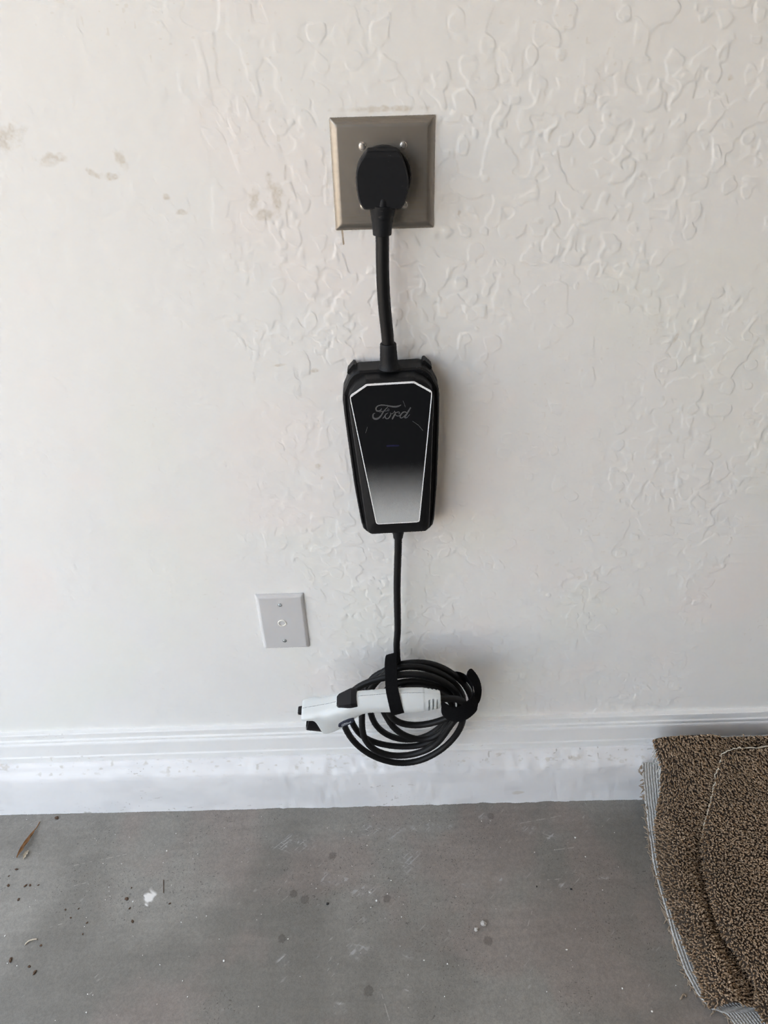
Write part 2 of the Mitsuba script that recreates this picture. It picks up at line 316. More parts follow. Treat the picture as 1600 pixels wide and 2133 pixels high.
CB = [(-.004, .1420), (-.018, .1412), (-.0215, .1395), (-.026, .1352), (-.031, .1295), (-.036, .1235), (-.040, .1180), (-.0425, .1130), (-.044, .106), (-.0450, .094), (-.0455, .078), (-.0457, .06), (-.0457, .042), (-.0456, .024), (-.0456, .010), (-.0458, .003), (-.0464, -.001)]
def cb_disp(P):
    x = P[..., 0]
    P[..., 2] += (x - .36) * .0015 * (P[..., 2] > .08)
    P[..., 1] += .005 * np.clip(-x / .77, 0, 1) * (P[..., 1] < -.03)
    n1 = meshkit.fbm(np.stack([x * 22, P[..., 1] * 60, P[..., 2] * 22], -1), 4, 3) - .5
    n2 = meshkit.fbm(np.stack([x * 75, P[..., 1] * 90, P[..., 2] * 60], -1), 3, 9) - .5
    w = np.clip((-P[..., 1] - .017) / .01, 0, 1) * (.3 + .7 * smooth01(-.45, -.15, x))
    P[..., 1] -= w * (.0065 * n1 + .003 * n2); P[..., 2] += w * (P[..., 2] > .02) * (.005 * n1 + .0025 * n2)
    return P
cbx = np.concatenate([np.arange(GX0, -.85, .02), np.arange(-.85, .75, .003), np.arange(.75, GX1, .02)])
add('trim_1', grid_mesh(run_profile(CB, cbx, cb_disp)), 'curb_paint', True, kind='structure', label='rough white painted concrete curb below the baseboard')

# ------------------------------------------------------------------ steel outlet plate
OX, OZ = .0105, 1.1820
def rrect(hw, hh, r, cx, cz, q=5):
    return np.array(sg.box(cx - hw + r, cz - hh + r, cx + hw - r, cz + hh - r).buffer(r, quad_segs=q).exterior.coords)[:-1]
pl = [(-.0002, rrect(.0579, .0579, .0012, OX, OZ)), (-.0014, rrect(.0579, .0579, .0012, OX, OZ)), (-.0034, rrect(.0562, .0562, .0014, OX, OZ)), (-.0050, rrect(.0540, .0540, .0016, OX, OZ)), (-.0061, rrect(.0515, .0515, .002, OX, OZ)), (-.0066, rrect(.0490, .0490, .002, OX, OZ))]
add('wall_outlet__cover_plate', layers(*pl), 'brushed_steel', 20, label='brushed steel cover plate with bevelled edges')
lab('wall_outlet', 'square brushed steel wall outlet on the white wall, with a black plug in it', 'outlet')
add('wall_outlet__receptacle', place(lathe([(0, 0), (.0312, 0), (.0312, .0050), (.0304, .0060), (.0285, .0060), (.0280, .0048), (0, .0048)], 64), (OX, -.0062, OZ), TO_FRONT), 'black_socket', 30, label='round black socket face')
def screw_head(r, h, slot_w, angle, bs_key):
    head = place(lathe([(0, 0), (r * 1.25, 0), (r * 1.25, h * .25), (r * 1.02, h * .3), (r, h * .55), (r * .86, h * .86), (r * .5, h), (0, h * 1.02)], 28), (0, 0, 0), TO_FRONT)
    slot = box(-slot_w / 2, slot_w / 2, -h * 1.12, -h * .55, -r * .93, r * .93)
    rot = trimesh.transformations.rotation_matrix(angle, [0, 1, 0])
    m = manifold3d
    A = m.Manifold(m.Mesh(np.asarray(head.vertices, np.float32), np.asarray(head.faces, np.uint32)))
    slot.apply_transform(rot)
    Bm = m.Manifold(m.Mesh(np.asarray(slot.vertices, np.float32), np.asarray(slot.faces, np.uint32)))
    R = (A - Bm).to_mesh()
    return trimesh.Trimesh(R.vert_properties[:, :3], R.tri_verts) if len(R.tri_verts) else head
for i, (sx, sz, an) in enumerate([(-.0122, 1.2122, .05), (.0333, 1.2120, .35), (.0338, 1.1513, .55), (-.0130, 1.1513, .3)]):
    m = screw_head(.0036, .0015, .0013, an, 0)
    add('wall_outlet__screw' + (f'_{i:03d}' if i else ''), place(m, (sx, -.0066, sz)), 'screw_metal', 30)

# ------------------------------------------------------------------ white single-gang cover plate
PX, PZ = -.1785, .4925
cp = [(-.0002, rrect(.0402, .0628, .0015, PX, PZ)), (-.0020, rrect(.0402, .0628, .0015, PX, PZ)), (-.0042, rrect(.0385, .0611, .002, PX, PZ)), (-.0056, rrect(.0358, .0584, .002, PX, PZ)), (-.0060, rrect(.0345, .0570, .002, PX, PZ))]
add('cable_wall_plate__plate', layers(*cp), 'white_cover', 20)
lab('cable_wall_plate', 'small white plastic cable wall plate with a centre hole and two screws', 'wall plate')
for i, (sx, sz, an) in enumerate([(-.179, .5345, 1.1), (-.180, .4505, .4)]):
    add('cable_wall_plate__screw' + (f'_{i:03d}' if i else ''), place(screw_head(.0030, .0019, .0009, an, 0), (sx, -.0060, sz)), 'zinc_metal', 30, label='small zinc slotted screw')
add('cable_wall_plate__bushing', place(lathe([(0, -.002), (.0078, -.002), (.0078, .0006), (.0066, .0014), (.0054, .0012), (.0050, .0), (.0048, -.0012), (0, -.0012)], 40), (-.1795, -.0060, .4928), TO_FRONT), 'ivory', 30, label='ivory ring bushing round the centre hole')

# ------------------------------------------------------------------ the charger: plug, cord, control box, cable, connector
lab('car_charger', 'black portable electric car charger hanging from the steel outlet, cable coiled below', 'charger')
PF = np.array([(-.0065, 1.2113), (.0250, 1.2109), (.0292, 1.2060), (.0340, 1.1965), (.0368, 1.1858), (.0372, 1.1741), (.0348, 1.1640), (.0318, 1.1570), (.0280, 1.1528), (-.0115, 1.1532), (-.0158, 1.1580), (-.0190, 1.1680), (-.0201, 1.1789), (-.0195, 1.1913), (-.0160, 1.2000), (-.0112, 1.2062)])
pfc = PF.mean(0)
def inset(P, d): return np.array(sg.Polygon(P).buffer(-d, quad_segs=3).exterior.coords)[:-1]
def rnd(P, r): return rounded(P, r)
rs_ = spline(PF[1:9], 30); ls_ = spline(PF[[9, 10, 11, 12, 13, 14, 15, 0]], 30)        # curved flanks, straight top and bottom
PF = np.vstack([rs_, ls_])
front_cut = PF.copy(); front_cut[:, 1] = np.minimum(front_cut[:, 1], 1.2066)
body = layers((-.0115, rnd(PF, .003)), (-.0385, rnd(PF, .003)), (-.0420, inset(rnd(front_cut, .003), .0016)))
add('car_charger__plug', body, 'plug_rubber', 25, label='flat-fronted black right-angle plug')
neck = [(.0082, -.030, 1.156), (.0080, -.030, 1.150), (.0075, -.030, 1.144), (.0074, -.030, 1.138), (.0072, -.030, 1.130), (.0071, -.030, 1.1245), (.0071, -.030, 1.1240)]
hump = hull(np.vstack([trimesh.creation.icosphere(3, .0048).vertices + [.0090, -.0385, 1.161], trimesh.creation.icosphere(3, .0092).vertices + [.0080, -.0345, 1.146]]))
add('car_charger__plug__strain_relief', cat(sweep(neck, [.0150, .0142, .0128, .0118, .0110, .0107, .0095], 32), hump), 'plug_rubber', 35)
cord = spline([(.0072, -.030, 1.128), (.0070, -.0305, 1.110), (.0066, -.031, 1.086), (.0070, -.031, 1.060), (.0086, -.0305, 1.030), (.0107, -.030, 1.004), (.0114, -.030, .985)], 60)
add('car_charger__power_cord', sweep(cord, .0078, 24), 'cable_jacket', 40, label='thick black power cord between plug and box')

BX, BZ, TILT = .0165, .83, math.radians(1.85)
RB = trimesh.transformations.rotation_matrix(-TILT, [0, 1, 0])
def boxed(m): return place(m, (BX, 0, BZ), RB)
Bout = [(.039, .1315), (.0475, .1280), (.0535, .1215), (.0625, .103), (.0637, .092), (.0633, .070), (.0622, .033), (.0590, -.045), (.0540, -.1085), (.0518, -.1190), (.0470, -.1255), (.0420, -.1272)]
Rout = [(.031, .1275), (.044, .1205), (.0535, .1080), (.0553, .098), (.0553, .085), (.0462, -.108), (.0445, -.1150), (.0395, -.1190)]
Pout = [(.0300, .1240), (.0505, .1105), (.0522, .1075), (.0520, .102), (.0315, -.0905), (.0300, -.0935), (.0275, -.0942)]
bo = rounded(mirror(Bout), .006); bi = inset(bo, .0022)
ro = rounded(mirror(Rout), .006); ri = inset(ro, .0018)
po = rounded(mirror(Pout), .0035)
po_out = np.array(sg.Polygon(po).buffer(.0020, quad_segs=4).exterior.coords)[:-1]
cradle = layers((-.0030, bi), (-.0050, bo), (-.0330, bo), (-.0355, bi))
add('car_charger__control_box', boxed(cradle), 'box_plastic', 22, label='coffin-shaped black control box with a glossy face')
front = layers((-.0300, ro), (-.0490, ro), (-.0512, ri), (-.0588, po_out))
add('car_charger__control_box__front_shell', boxed(front), 'box_plastic', 20)
rail_pts = [(.0598, .100), (.0604, .085), (.0592, .033), (.0562, -.045), (.0510, -.108)]
for i, s in enumerate((1, -1)):
    path = spline([(s * a, -.0345, b) for a, b in rail_pts], 30)
    add('car_charger__control_box__side_rail' + (f'_{i:03d}' if i else ''), boxed(sweep(path, .0022, 10)), 'box_plastic', 40)
    clip = hull([(s * a, y, b) for a, b in ((.0425, .1300), (.0440, .1345), (.0465, .1350), (.0545, .1265), (.0555, .1235), (.0520, .1205)) for y in (-.0040, -.0200)])
    add('car_charger__control_box__clip' + (f'_{i:03d}' if i else ''), boxed(clip), 'box_plastic', 25, label='small black clip on the box shoulder')
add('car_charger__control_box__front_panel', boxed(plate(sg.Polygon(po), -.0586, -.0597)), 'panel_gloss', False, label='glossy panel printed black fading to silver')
ring = sg.Polygon(po).buffer(.0002).difference(sg.Polygon(po).buffer(-.0011))
top_bar = sg.Polygon(po).buffer(.0003).difference(sg.Polygon(po).buffer(-.0022)).intersection(sg.box(-.06, .108, .06, .13))
add('car_charger__control_box__panel_outline', boxed(plate(unary_union([ring, top_bar]), -.0590, -.0599)), 'white_print', False, label='thin white outline round the panel')
PEN = [[(465, 290, 16), (430, 345, 34), (370, 362, 38), (320, 338, 40), (312, 290, 40), (350, 232, 34), (420, 205, 30), (520, 200, 30), (640, 215, 30), (750, 236, 42), (850, 243, 46), (940, 225, 38), (1005, 194, 12)],
       [(648, 235, 14), (580, 305, 24), (520, 370, 32), (470, 450, 40), (410, 525, 44), (345, 565, 50), (280, 570, 52), (228, 530, 44), (226, 470, 36), (250, 428, 26), (290, 418, 10)],
       [(415, 398, 10), (450, 372, 18), (520, 364, 16), (600, 355, 14), (645, 350, 10)],
       [(633, 352, 11), (668, 345, 13), (676, 318, 13), (655, 298, 11), (636, 315, 11), (642, 345, 10)],
       [(500, 555, 22), (540, 505, 26), (580, 455, 24), (620, 420, 16), (652, 408, 10)],
       [(600, 430, 22), (565, 490, 34), (575, 540, 34), (620, 565, 30), (668, 542, 30), (708, 480, 30), (724, 430, 20), (704, 403, 10)],
       [(724, 425, 12), (762, 430, 14), (800, 400, 14), (834, 355, 14)],
       [(850, 405, 30), (815, 480, 40), (768, 560, 44)],
       [(838, 370, 12), (850, 400, 26), (900, 388, 22), (950, 384, 24), (966, 412, 26), (938, 428, 18)],
       [(850, 440, 24), (880, 482, 24), (930, 490, 22), (980, 468, 18), (1020, 420, 20), (1070, 385, 26), (1112, 380, 26), (1160, 398, 24), (1190, 425, 20)],
       [(1112, 388, 18), (1050, 402, 28), (1000, 462, 34), (982, 512, 34), (1008, 545, 28), (1045, 535, 24), (1092, 500, 24), (1140, 450, 24)],
       [(1268, 272, 34), (1200, 380, 40), (1135, 485, 40), (1118, 535, 34), (1150, 540, 26), (1210, 492, 18), (1252, 455, 10)]]
script = strokes(PEN)
def affine(sh, a, b, c, d, tx, tz): return shapely.affinity.affine_transform(sh, [a, b, c, d, tx, tz])
import shapely.affinity
L0 = affine(script, 4.65e-5, -.09e-5, -.15e-5, -5.33e-5, .0133 - 740 * 4.65e-5 + 400 * .09e-5, .9126 + 740 * .15e-5 + 400 * 5.33e-5)
add('car_charger__control_box__lettering', plate(L0, -.0594, -.0599), 'grey_print', False, label='grey script lettering')
add('car_charger__control_box__indicator_light', place(plate(sg.LineString([(-.0072, 0), (.0072, 0)]).buffer(.0013), -.0594, -.0599), (.0142, 0, .8636)), 'light_blue_led', False, label='thin dark blue indicator light')
boot = [(.0122, -.030, .962), (.0122, -.030, .9655), (.0119, -.030, .969), (.0116, -.030, .975), (.0114, -.030, .990), (.0113, -.030, .9935), (.0113, -.030, .9945), (.0113, -.030, .9942)]
add('car_charger__control_box__cord_boot', sweep(boot, [.0145, .0128, .0117, .0112, .0105, .0103, .0095, .0080], 32), 'plug_rubber', 35)
gland = [(.0205, -.036, .7200), (.0204, -.036, .7000), (.0203, -.036, .6985), (.0201, -.036, .6920)]
add('car_charger__control_box__cable_gland', sweep(gland, [.0085, .0085, .0078, .0072], 24), 'plug_rubber', 35)

COIL = np.array([[164,-350,4477],[136,-373,4287],[43,-398,4133],[-109,-404,4014],[-257,-404,3893],[-352,-411,3743],[-392,-416,3564],[-395,-409,3367],[-377,-405,3162],[-354,-404,2961],[-321,-405,2768],[-266,-406,2588],[-175,-409,2424],[-43,-412,2284],[123,-416,2181],[307,-419,2133],[494,-421,2150],[671,-422,2227],[827,-420,2349],[950,-419,2502],[1043,-424,2671],[1137,-427,2847],[1265,-428,2969],[1413,-443,2969],[1497,-452,3030],[1494,-451,3217],[1453,-446,3404],[1382,-439,3579],[1280,-431,3749],[1150,-423,3905],[999,-414,4039],[831,-403,4139],[653,-391,4194],[469,-376,4200],[287,-356,4160],[113,-331,4080],[-48,-320,3970],[-191,-320,3837],[-314,-313,3688],[-426,-308,3527],[-532,-314,3360],[-637,-317,3190],[-723,-326,3019],[-749,-348,2846],[-714,-377,2666],[-649,-399,2482],[-556,-412,2314],[-427,-422,2181],[-266,-431,2083],[-82,-440,2016],[117,-448,1979],[319,-457,1973],[511,-465,2005],[680,-473,2078],[819,-483,2195],[934,-497,2347],[1039,-508,2516],[1137,-517,2694],[1221,-531,2876],[1282,-538,3060],[1312,-542,3245],[1306,-546,3427],[1262,-548,3604],[1179,-549,3775],[1060,-550,3935],[911,-550,4076],[741,-550,4189],[558,-550,4265],[373,-551,4296],[193,-552,4272],[26,-554,4193],[-119,-560,4071],[-241,-569,3918],[-342,-585,3736],[-421,-617,3560],[-465,-681,3477],[-481,-760,3446],[-491,-816,3325],[-496,-840,3117],[-482,-849,2898],[-437,-856,2708],[-347,-863,2542],[-211,-869,2405],[-42,-873,2319],[147,-876,2289],[340,-879,2311],[523,-883,2380],[682,-890,2489],[808,-900,2633],[904,-911,2801],[982,-915,2981],[1058,-915,3162],[1141,-895,3332],[1208,-854,3498],[1218,-823,3673],[1163,-802,3854],[1055,-789,4021],[913,-779,4159],[746,-771,4259],[564,-764,4320],[375,-757,4340],[185,-751,4321],[-5,-744,4276],[-191,-737,4213],[-367,-730,4130],[-521,-724,4016],[-648,-719,3871],[-744,-712,3703],[-808,-703,3522],[-841,-692,3333],[-846,-680,3139],[-827,-668,2945],[-788,-658,2752],[-730,-650,2566],[-654,-645,2388],[-556,-641,2221],[-438,-637,2068],[-298,-634,1933],[-137,-630,1820],[40,-627,1739],[224,-623,1702],[407,-621,1717],[585,-619,1781],[751,-618,1887],[902,-616,2022],[1033,-613,2176],[1140,-610,2342],[1223,-610,2516],[1281,-614,2697],[1313,-626,2884],[1321,-645,3075],[1302,-666,3267],[1257,-688,3454],[1186,-709,3631],[1087,-726,3792],[960,-741,3933],[804,-753,4049],[620,-764,4134],[422,-775,4181],[229,-788,4179],[63,-800,4119],[-56,-812,3995],[-121,-817,3821],[-132,-812,3625],[-101,-798,3434],[-46,-783,3252],[18,-776,3077],[110,-778,2911],[249,-782,2766],[421,-788,2667],[605,-794,2640],[775,-798,2702],[908,-800,2833],[994,-803,3003],[1043,-807,3194],[1071,-828,3391],[1081,-866,3583],[1054,-898,3762],[966,-919,3925],[824,-929,4059],[646,-930,4154],[455,-926,4197],[274,-919,4175],[124,-912,4082],[19,-905,3927],[-30,-898,3737],[-17,-889,3538],[58,-881,3361],[187,-880,3234],[357,-886,3179],[548,-899,3191],[735,-915,3252],[902,-933,3348],[1055,-956,3468],[1187,-985,3609],[1263,-1022,3769],[1249,-1065,3941],[1142,-1108,4082],[976,-1149,4166],[790,-1189,4220],[647,-1221,4265]]) / 1e4
drop = [(.0203, -.036, .705), (.0203, -.036, .680), (.0190, -.036, .650), (.0178, -.036, .610), (.0174, -.036, .570), (.0172, -.036, .530), (.0168, -.0355, .490), (.0150, -.035, .455)]
cable = spline(np.vstack([drop, COIL[1:]]), 1500, s=2e-6)
add('car_charger__charging_cable', sweep(cable, .0057, 14), 'cable_jacket', 40, label='black charging cable wound in a loose coil')

# connector: sections along its length, white shell
CY = -.121
def section(x, zt, zb, hw, e, n=28, yc=CY):
    a = np.arange(n) / n * 2 * np.pi
    c, s = np.cos(a), np.sin(a)
    return np.stack([np.full(n, x), yc + hw * np.sign(c) * np.abs(c) ** (2 / e), (zt + zb) / 2 + (zt - zb) / 2 * np.sign(s) * np.abs(s) ** (2 / e)], 1)
def loft(secs):
    n = len(secs[0]); V = np.vstack(secs + [secs[0].mean(0)[None], secs[-1].mean(0)[None]]); k = len(secs)
    i, j = np.meshgrid(np.arange(k - 1), np.arange(n), indexing='ij')
    q = np.stack([i * n + j, (i + 1) * n + j, (i + 1) * n + (j + 1) % n, i * n + (j + 1) % n], -1).reshape(-1, 4)
    f = np.vstack([q[:, [0, 1, 2]], q[:, [0, 2, 3]]])
    t = np.arange(n)
    f = np.vstack([f, np.stack([t * 0 + k * n, t, (t + 1) % n], 1), np.stack([t * 0 + k * n + 1, (k - 1) * n + (t + 1) % n, (k - 1) * n + t], 1)])
    m = trimesh.Trimesh(V, f, process=False); m.fix_normals(); return m
ST = [(.0575, .4430, .4055, .0182, 2.0), (.0560, .4440, .4045, .0190, 2.0), (.027, .4450, .4040, .0195, 2.0), (-.005, .4440, .4060, .0182, 2.1), (-.030, .4420, .4060, .0176, 2.1), (-.044, .4405, .4025, .0178, 2.2), (-.053, .4385, .3960, .0184, 2.4),
      (-.062, .4355, .3870, .0194, 2.8), (-.075, .4300, .3745, .0210, 3.3), (-.090, .4245, .3620, .0220, 3.8), (-.103, .4200, .3550, .0222, 4.0), (-.1085, .4185, .3540, .0221, 4.0), (-.1125, .4175, .3560, .0218, 4.0),
      (-.1150, .4168, .3640, .0216, 4.0), (-.1180, .4160, .3790, .0213, 3.8), (-.1215, .4150, .3925, .0208, 3.6), (-.1260, .4140, .3980, .0202, 3.4), (-.1350, .4118, .3975, .0196, 3.2), (-.1425, .4096, .3965, .0188, 3.0), (-.1445, .4085, .3980, .0178, 2.8)]
xs_ = np.array([s[0] for s in ST])[::-1]; fn = [PchipInterpolator(xs_, np.array([s[k] for s in ST])[::-1]) for k in range(1, 5)]
CROLL = trimesh.transformations.rotation_matrix(math.radians(7), [1, 0, 0], [0, CY, .420])
def con(m): m = m.copy(); m.apply_transform(CROLL); return m
gx = np.linspace(.0575, -.1445, 90)
shell = loft([section(x, *[float(g(x)) for g in fn], n=48) for x in gx])
add('car_charger__connector', con(shell), 'white_shell', 35, label='white handheld charging connector pointing left')
def top_z(x): return float(fn[0](x))
add('car_charger__connector__seam', con(cat(sweep([(x, CY, top_z(x) + .00005) for x in np.linspace(-.143, -.087, 20)], .00035, 6), sweep([(x, CY, top_z(x) + .00005) for x in np.linspace(-.050, .0565, 30)], .00035, 6))), 'seam_grey', True)
btn = hull([(x, CY + s * w, z) for x, w, z in ((-.0865, .0085, .4220), (-.0835, .0120, .4220), (-.0600, .0165, .4320), (-.0515, .0150, .4330), (-.0855, .0080, .4285), (-.0825, .0110, .4310), (-.0620, .0150, .4412), (-.0535, .0125, .4405)) for s in (1, -1)])
add('car_charger__connector__release_button', con(btn), 'black_button', 18, label='black release button')
latch = hull([(x, CY + s * w, z) for x, w, z in ((-.1420, .0065, .4075), (-.1420, .0065, .3985), (-.1510, .0055, .4055), (-.1510, .0055, .3990)) for s in (1, -1)])
add('car_charger__connector__latch', con(latch), 'black_button', 20, label='black latch tip')
noz = lathe([(.0150, .000), (.0182, .000), (.0186, .0010), (.0190, .036), (.0150, .036), (.0148, .004), (.0, .004), (0, .0035), (.0148, .0035), (.0150, .000)], 48)
RN = trimesh.transformations.rotation_matrix(math.pi / 2 + math.radians(14), [0, 1, 0])
add('car_charger__connector__nozzle', con(place(noz, (-.1375, CY - .001, .3790), RN)), 'black_button', 30, label='round black plug nozzle')
collar = [section(x, .4245 + h, .4245 - h, w, 2.0, 40) for x, h, w in ((.0572, .0190, .0180), (.0600, .0188, .0178), (.0700, .0172, .0165), (.0800, .0150, .0145), (.0822, .0140, .0135), (.0830, .0120, .0115))]
col = loft(collar)
MM = lambda m: manifold3d.Manifold(manifold3d.Mesh(np.asarray(m.vertices, np.float32), np.asarray(m.faces, np.uint32)))
def TM(M): r = M.to_mesh(); return trimesh.Trimesh(r.vert_properties[:, :3], r.tri_verts)
cm = trimesh.Trimesh(col.vertices, col.faces); cm.merge_vertices()
cut = MM(cm)
for k, x in enumerate((.0625, .0690, .0755)):
    for s0, (za, zb2) in enumerate(((.4155, .4390), (.4020, .4125))):
        sx = x + (.0032 if s0 else 0)
        cut -= MM(box(sx, sx + .0026, CY - .03, CY - .0085 if not s0 else CY - .004, za, zb2))
        cut -= MM(box(sx, sx + .0026, CY + .0085 if not s0 else CY + .004, CY + .03, za, zb2))
add('car_charger__connector__strain_collar', con(TM(cut)), 'white_shell', 25, label='ribbed white strain-relief collar')
# badge on the near lower flank
el = sg.Point(0, 0).buffer(1, quad_segs=16)
RBG = trimesh.transformations.rotation_matrix(math.radians(-30), [0, 1, 0])
def badge(shape, y0, y1): return place(plate(shape, y0, y1), (-.0715, 0, .3965), RBG)
add('car_charger__connector__badge', badge(shapely.affinity.scale(el, .0150, .0050), -.1370, -.1430), 'badge_blue', 20, label='dark oval badge with tiny script')
mini = affine(script, 1.8e-5, 0, 0, -1.15e-5, -740 * 1.8e-5, 400 * 1.15e-5)
add('car_charger__connector__badge_lettering', badge(mini, -.1425, -.1433), 'badge_silver', False)

# ------------------------------------------------------------------ straps
wrap = [(.0058 + .0130 * k / 10, CY - .0215 * math.sin(a), .4245 + .0215 * math.cos(a)) for k, a in enumerate(np.linspace(.25, 3.3, 11))]
s1 = spline([(.0125, -.034, .405), (.0105, -.027, .425), (.0070, -.036, .442), (.0040, -.060, .4500), (.0040, -.088, .4490)] + wrap + [(.0195, -.104, .4005), (.0195, -.080, .402)], 110)
s1w = np.interp(np.linspace(0, 1, 110), [0, .12, .3, 1], [.0065, .0065, .0100, .0102])
add('cable_strap', sweep(s1, 1, flat=(.0102, .0009), ref=(1, .12, .22)), 'strap_fabric', 25, label='black fabric strap wrapped over the white connector handle', category='strap')
an = np.linspace(0, 2 * np.pi, 60)
ring2 = np.stack([.1160 + .0285 * np.cos(an), -.074 - .043 * np.sin(an), .378 + .006 * np.cos(an)], 1)
band = sweep(ring2, 1, flat=(.0115, .0010), ref=(-.15, -.25, 1))
fold = sweep(spline([(.0885, -.098, .385), (.098, -.1165, .384), (.114, -.1225, .386), (.131, -.1170, .391), (.144, -.100, .396)], 40), 1, flat=(.0125, .0012), ref=(-.1, .55, .8))
flap = sweep(spline([(.1250, -.113, .374), (.1400, -.103, .377), (.1500, -.088, .388), (.1500, -.078, .402), (.1440, -.072, .416), (.1370, -.071, .4265)], 40), 1, flat=(.0085, .0009), ref=(.55, .75, .35))
tip = hull(np.vstack([np.array([.1370, -.071, .4265]) + np.outer(np.cos(np.linspace(0, np.pi, 12)) * .0085, np.array([.55, .75, .35]) / .9945) + np.outer(np.sin(np.linspace(0, np.pi, 12)) * .006, [-.50, .05, .85]) + o for o in ([.0006, -.0006, .0003], [-.0006, .0006, -.0003])]))
add('cable_strap_001', cat(band, fold, flap, tip), 'strap_fabric', 25, label='black fabric strap with loose end round the right side of the coil', category='strap')

# ------------------------------------------------------------------ carpet offcuts
EA = np.array([[0.4909,-0.0517,0.1376],[0.4991,-0.0716,0.0815],[0.5041,-0.0964,0.0383],[0.5012,-0.1406,0.0119],[0.4937,-0.1934,0.0059],[0.4887,-0.2541,0.0056],[0.4855,-0.3107,0.0059],[0.4866,-0.3631,0.006],[0.493,-0.3985,0.006],[0.5045,-0.4189,0.0056],[0.5283,-0.4274,0.0055],[0.5346,-0.4412,0.0054],[0.5399,-0.4585,0.0055]]); EB = np.array([[0.4963,-0.0519,0.221],[0.5206,-0.069,0.155],[0.5249,-0.0872,0.1043],[0.5158,-0.1165,0.0543],[0.505,-0.1612,0.0316],[0.4927,-0.2221,0.0275],[0.4928,-0.2805,0.0268],[0.4964,-0.3272,0.0263],[0.4997,-0.3712,0.0262],[0.4984,-0.4158,0.0259],[0.5072,-0.4279,0.0261],[0.5621,-0.422,0.0261],[0.5871,-0.418,0.026]]); EC = np.array([[0.7099,-0.0751,0.1906],[0.6737,-0.074,0.1922],[0.6376,-0.0758,0.1891],[0.6239,-0.0806,0.1818],[0.6139,-0.0951,0.1585],[0.6097,-0.1104,0.136],[0.5971,-0.134,0.1115],[0.5822,-0.1603,0.0923],[0.5683,-0.1905,0.0812],[0.5617,-0.2219,0.0742],[0.5563,-0.2532,0.0692],[0.5524,-0.2917,0.0651],[0.5503,-0.3215,0.0627],[0.555,-0.35,0.0597],[0.5661,-0.3675,0.0578],[0.5711,-0.3841,0.055],[0.5757,-0.41,0.0513],[0.5638,-0.432,0.0491],[0.5711,-0.4539,0.0476],[0.5771,-0.4723,0.0469]])
hA = PchipInterpolator([-.60, -.2, -.14, -.10, -.07, -.052], [.006, .006, .012, .035, .085, .137])
hB = PchipInterpolator([-.60, -.45, -.35, -.25, -.17, -.12, -.085, -.055], [.025, .028, .04, .05, .068, .105, .158, .214])
eoff = PchipInterpolator([-.6, -.18, -.12, -.09, -.055], [.014, .016, .025, .045, .075])
def edge_fn(E):
    o = np.argsort(E[:, 1]); y = E[o, 1]; x = E[o, 0]
    keep = np.concatenate([[True], np.diff(y) > 1e-4])
    return lambda q: np.interp(q, y[keep], x[keep])
eA = edge_fn(EA); eB = edge_fn(EB[:11]); eC = edge_fn(EC[3:])
def zA(x, y): return hA(y) + .002 * np.sin(y * 40)
def zB(x, y):
    e = hA(y) + eoff(y); d = np.maximum(x - eB(y), 0)
    g = x - eC(y)
    return e + (1 - np.exp(-d / .035)) * np.maximum(hB(y) - e, 0.002) - .004 * np.exp(-d / .006) + .016 * np.exp(-((d - .028) / .020) ** 2) * (1 - smooth01(-.17, -.10, y)) - .010 * smooth01(-.022, .004, g)
def zC(x, y):
    d = np.maximum(x - eC(y), 0)
    return hB(y) + .018 + .020 * (1 - np.exp(-d / .06)) - .004 * np.exp(-d / .006)
def sheet(zf, ef, y0, y1, x1, thick, nt=90, ns=70):
    yy = np.linspace(y0, y1, 600); L = np.concatenate([[0], np.cumsum(np.hypot(np.diff(yy), np.diff(zf(np.full(600, .62), yy))))])
    ys = np.interp(np.linspace(0, L[-1], nt), L, yy)
    s = np.linspace(0, 1, ns) ** 1.4
    Y = np.repeat(ys[:, None], ns, 1); X = ef(Y) + (x1 - ef(Y)) * s
    top = np.stack([X, Y, zf(X, Y)], -1)
    low = top.copy(); low[..., 2] -= thick; low[..., 1] += thick * .3
    m1, m2 = grid_mesh(top), grid_mesh(low)
    sides = [grid_mesh(np.stack([a, b], 1)) for a, b in ((top[:, 0], low[:, 0]), (top[0], low[0]), (top[-1], low[-1]))]
    return cat(m1, m2, *sides)
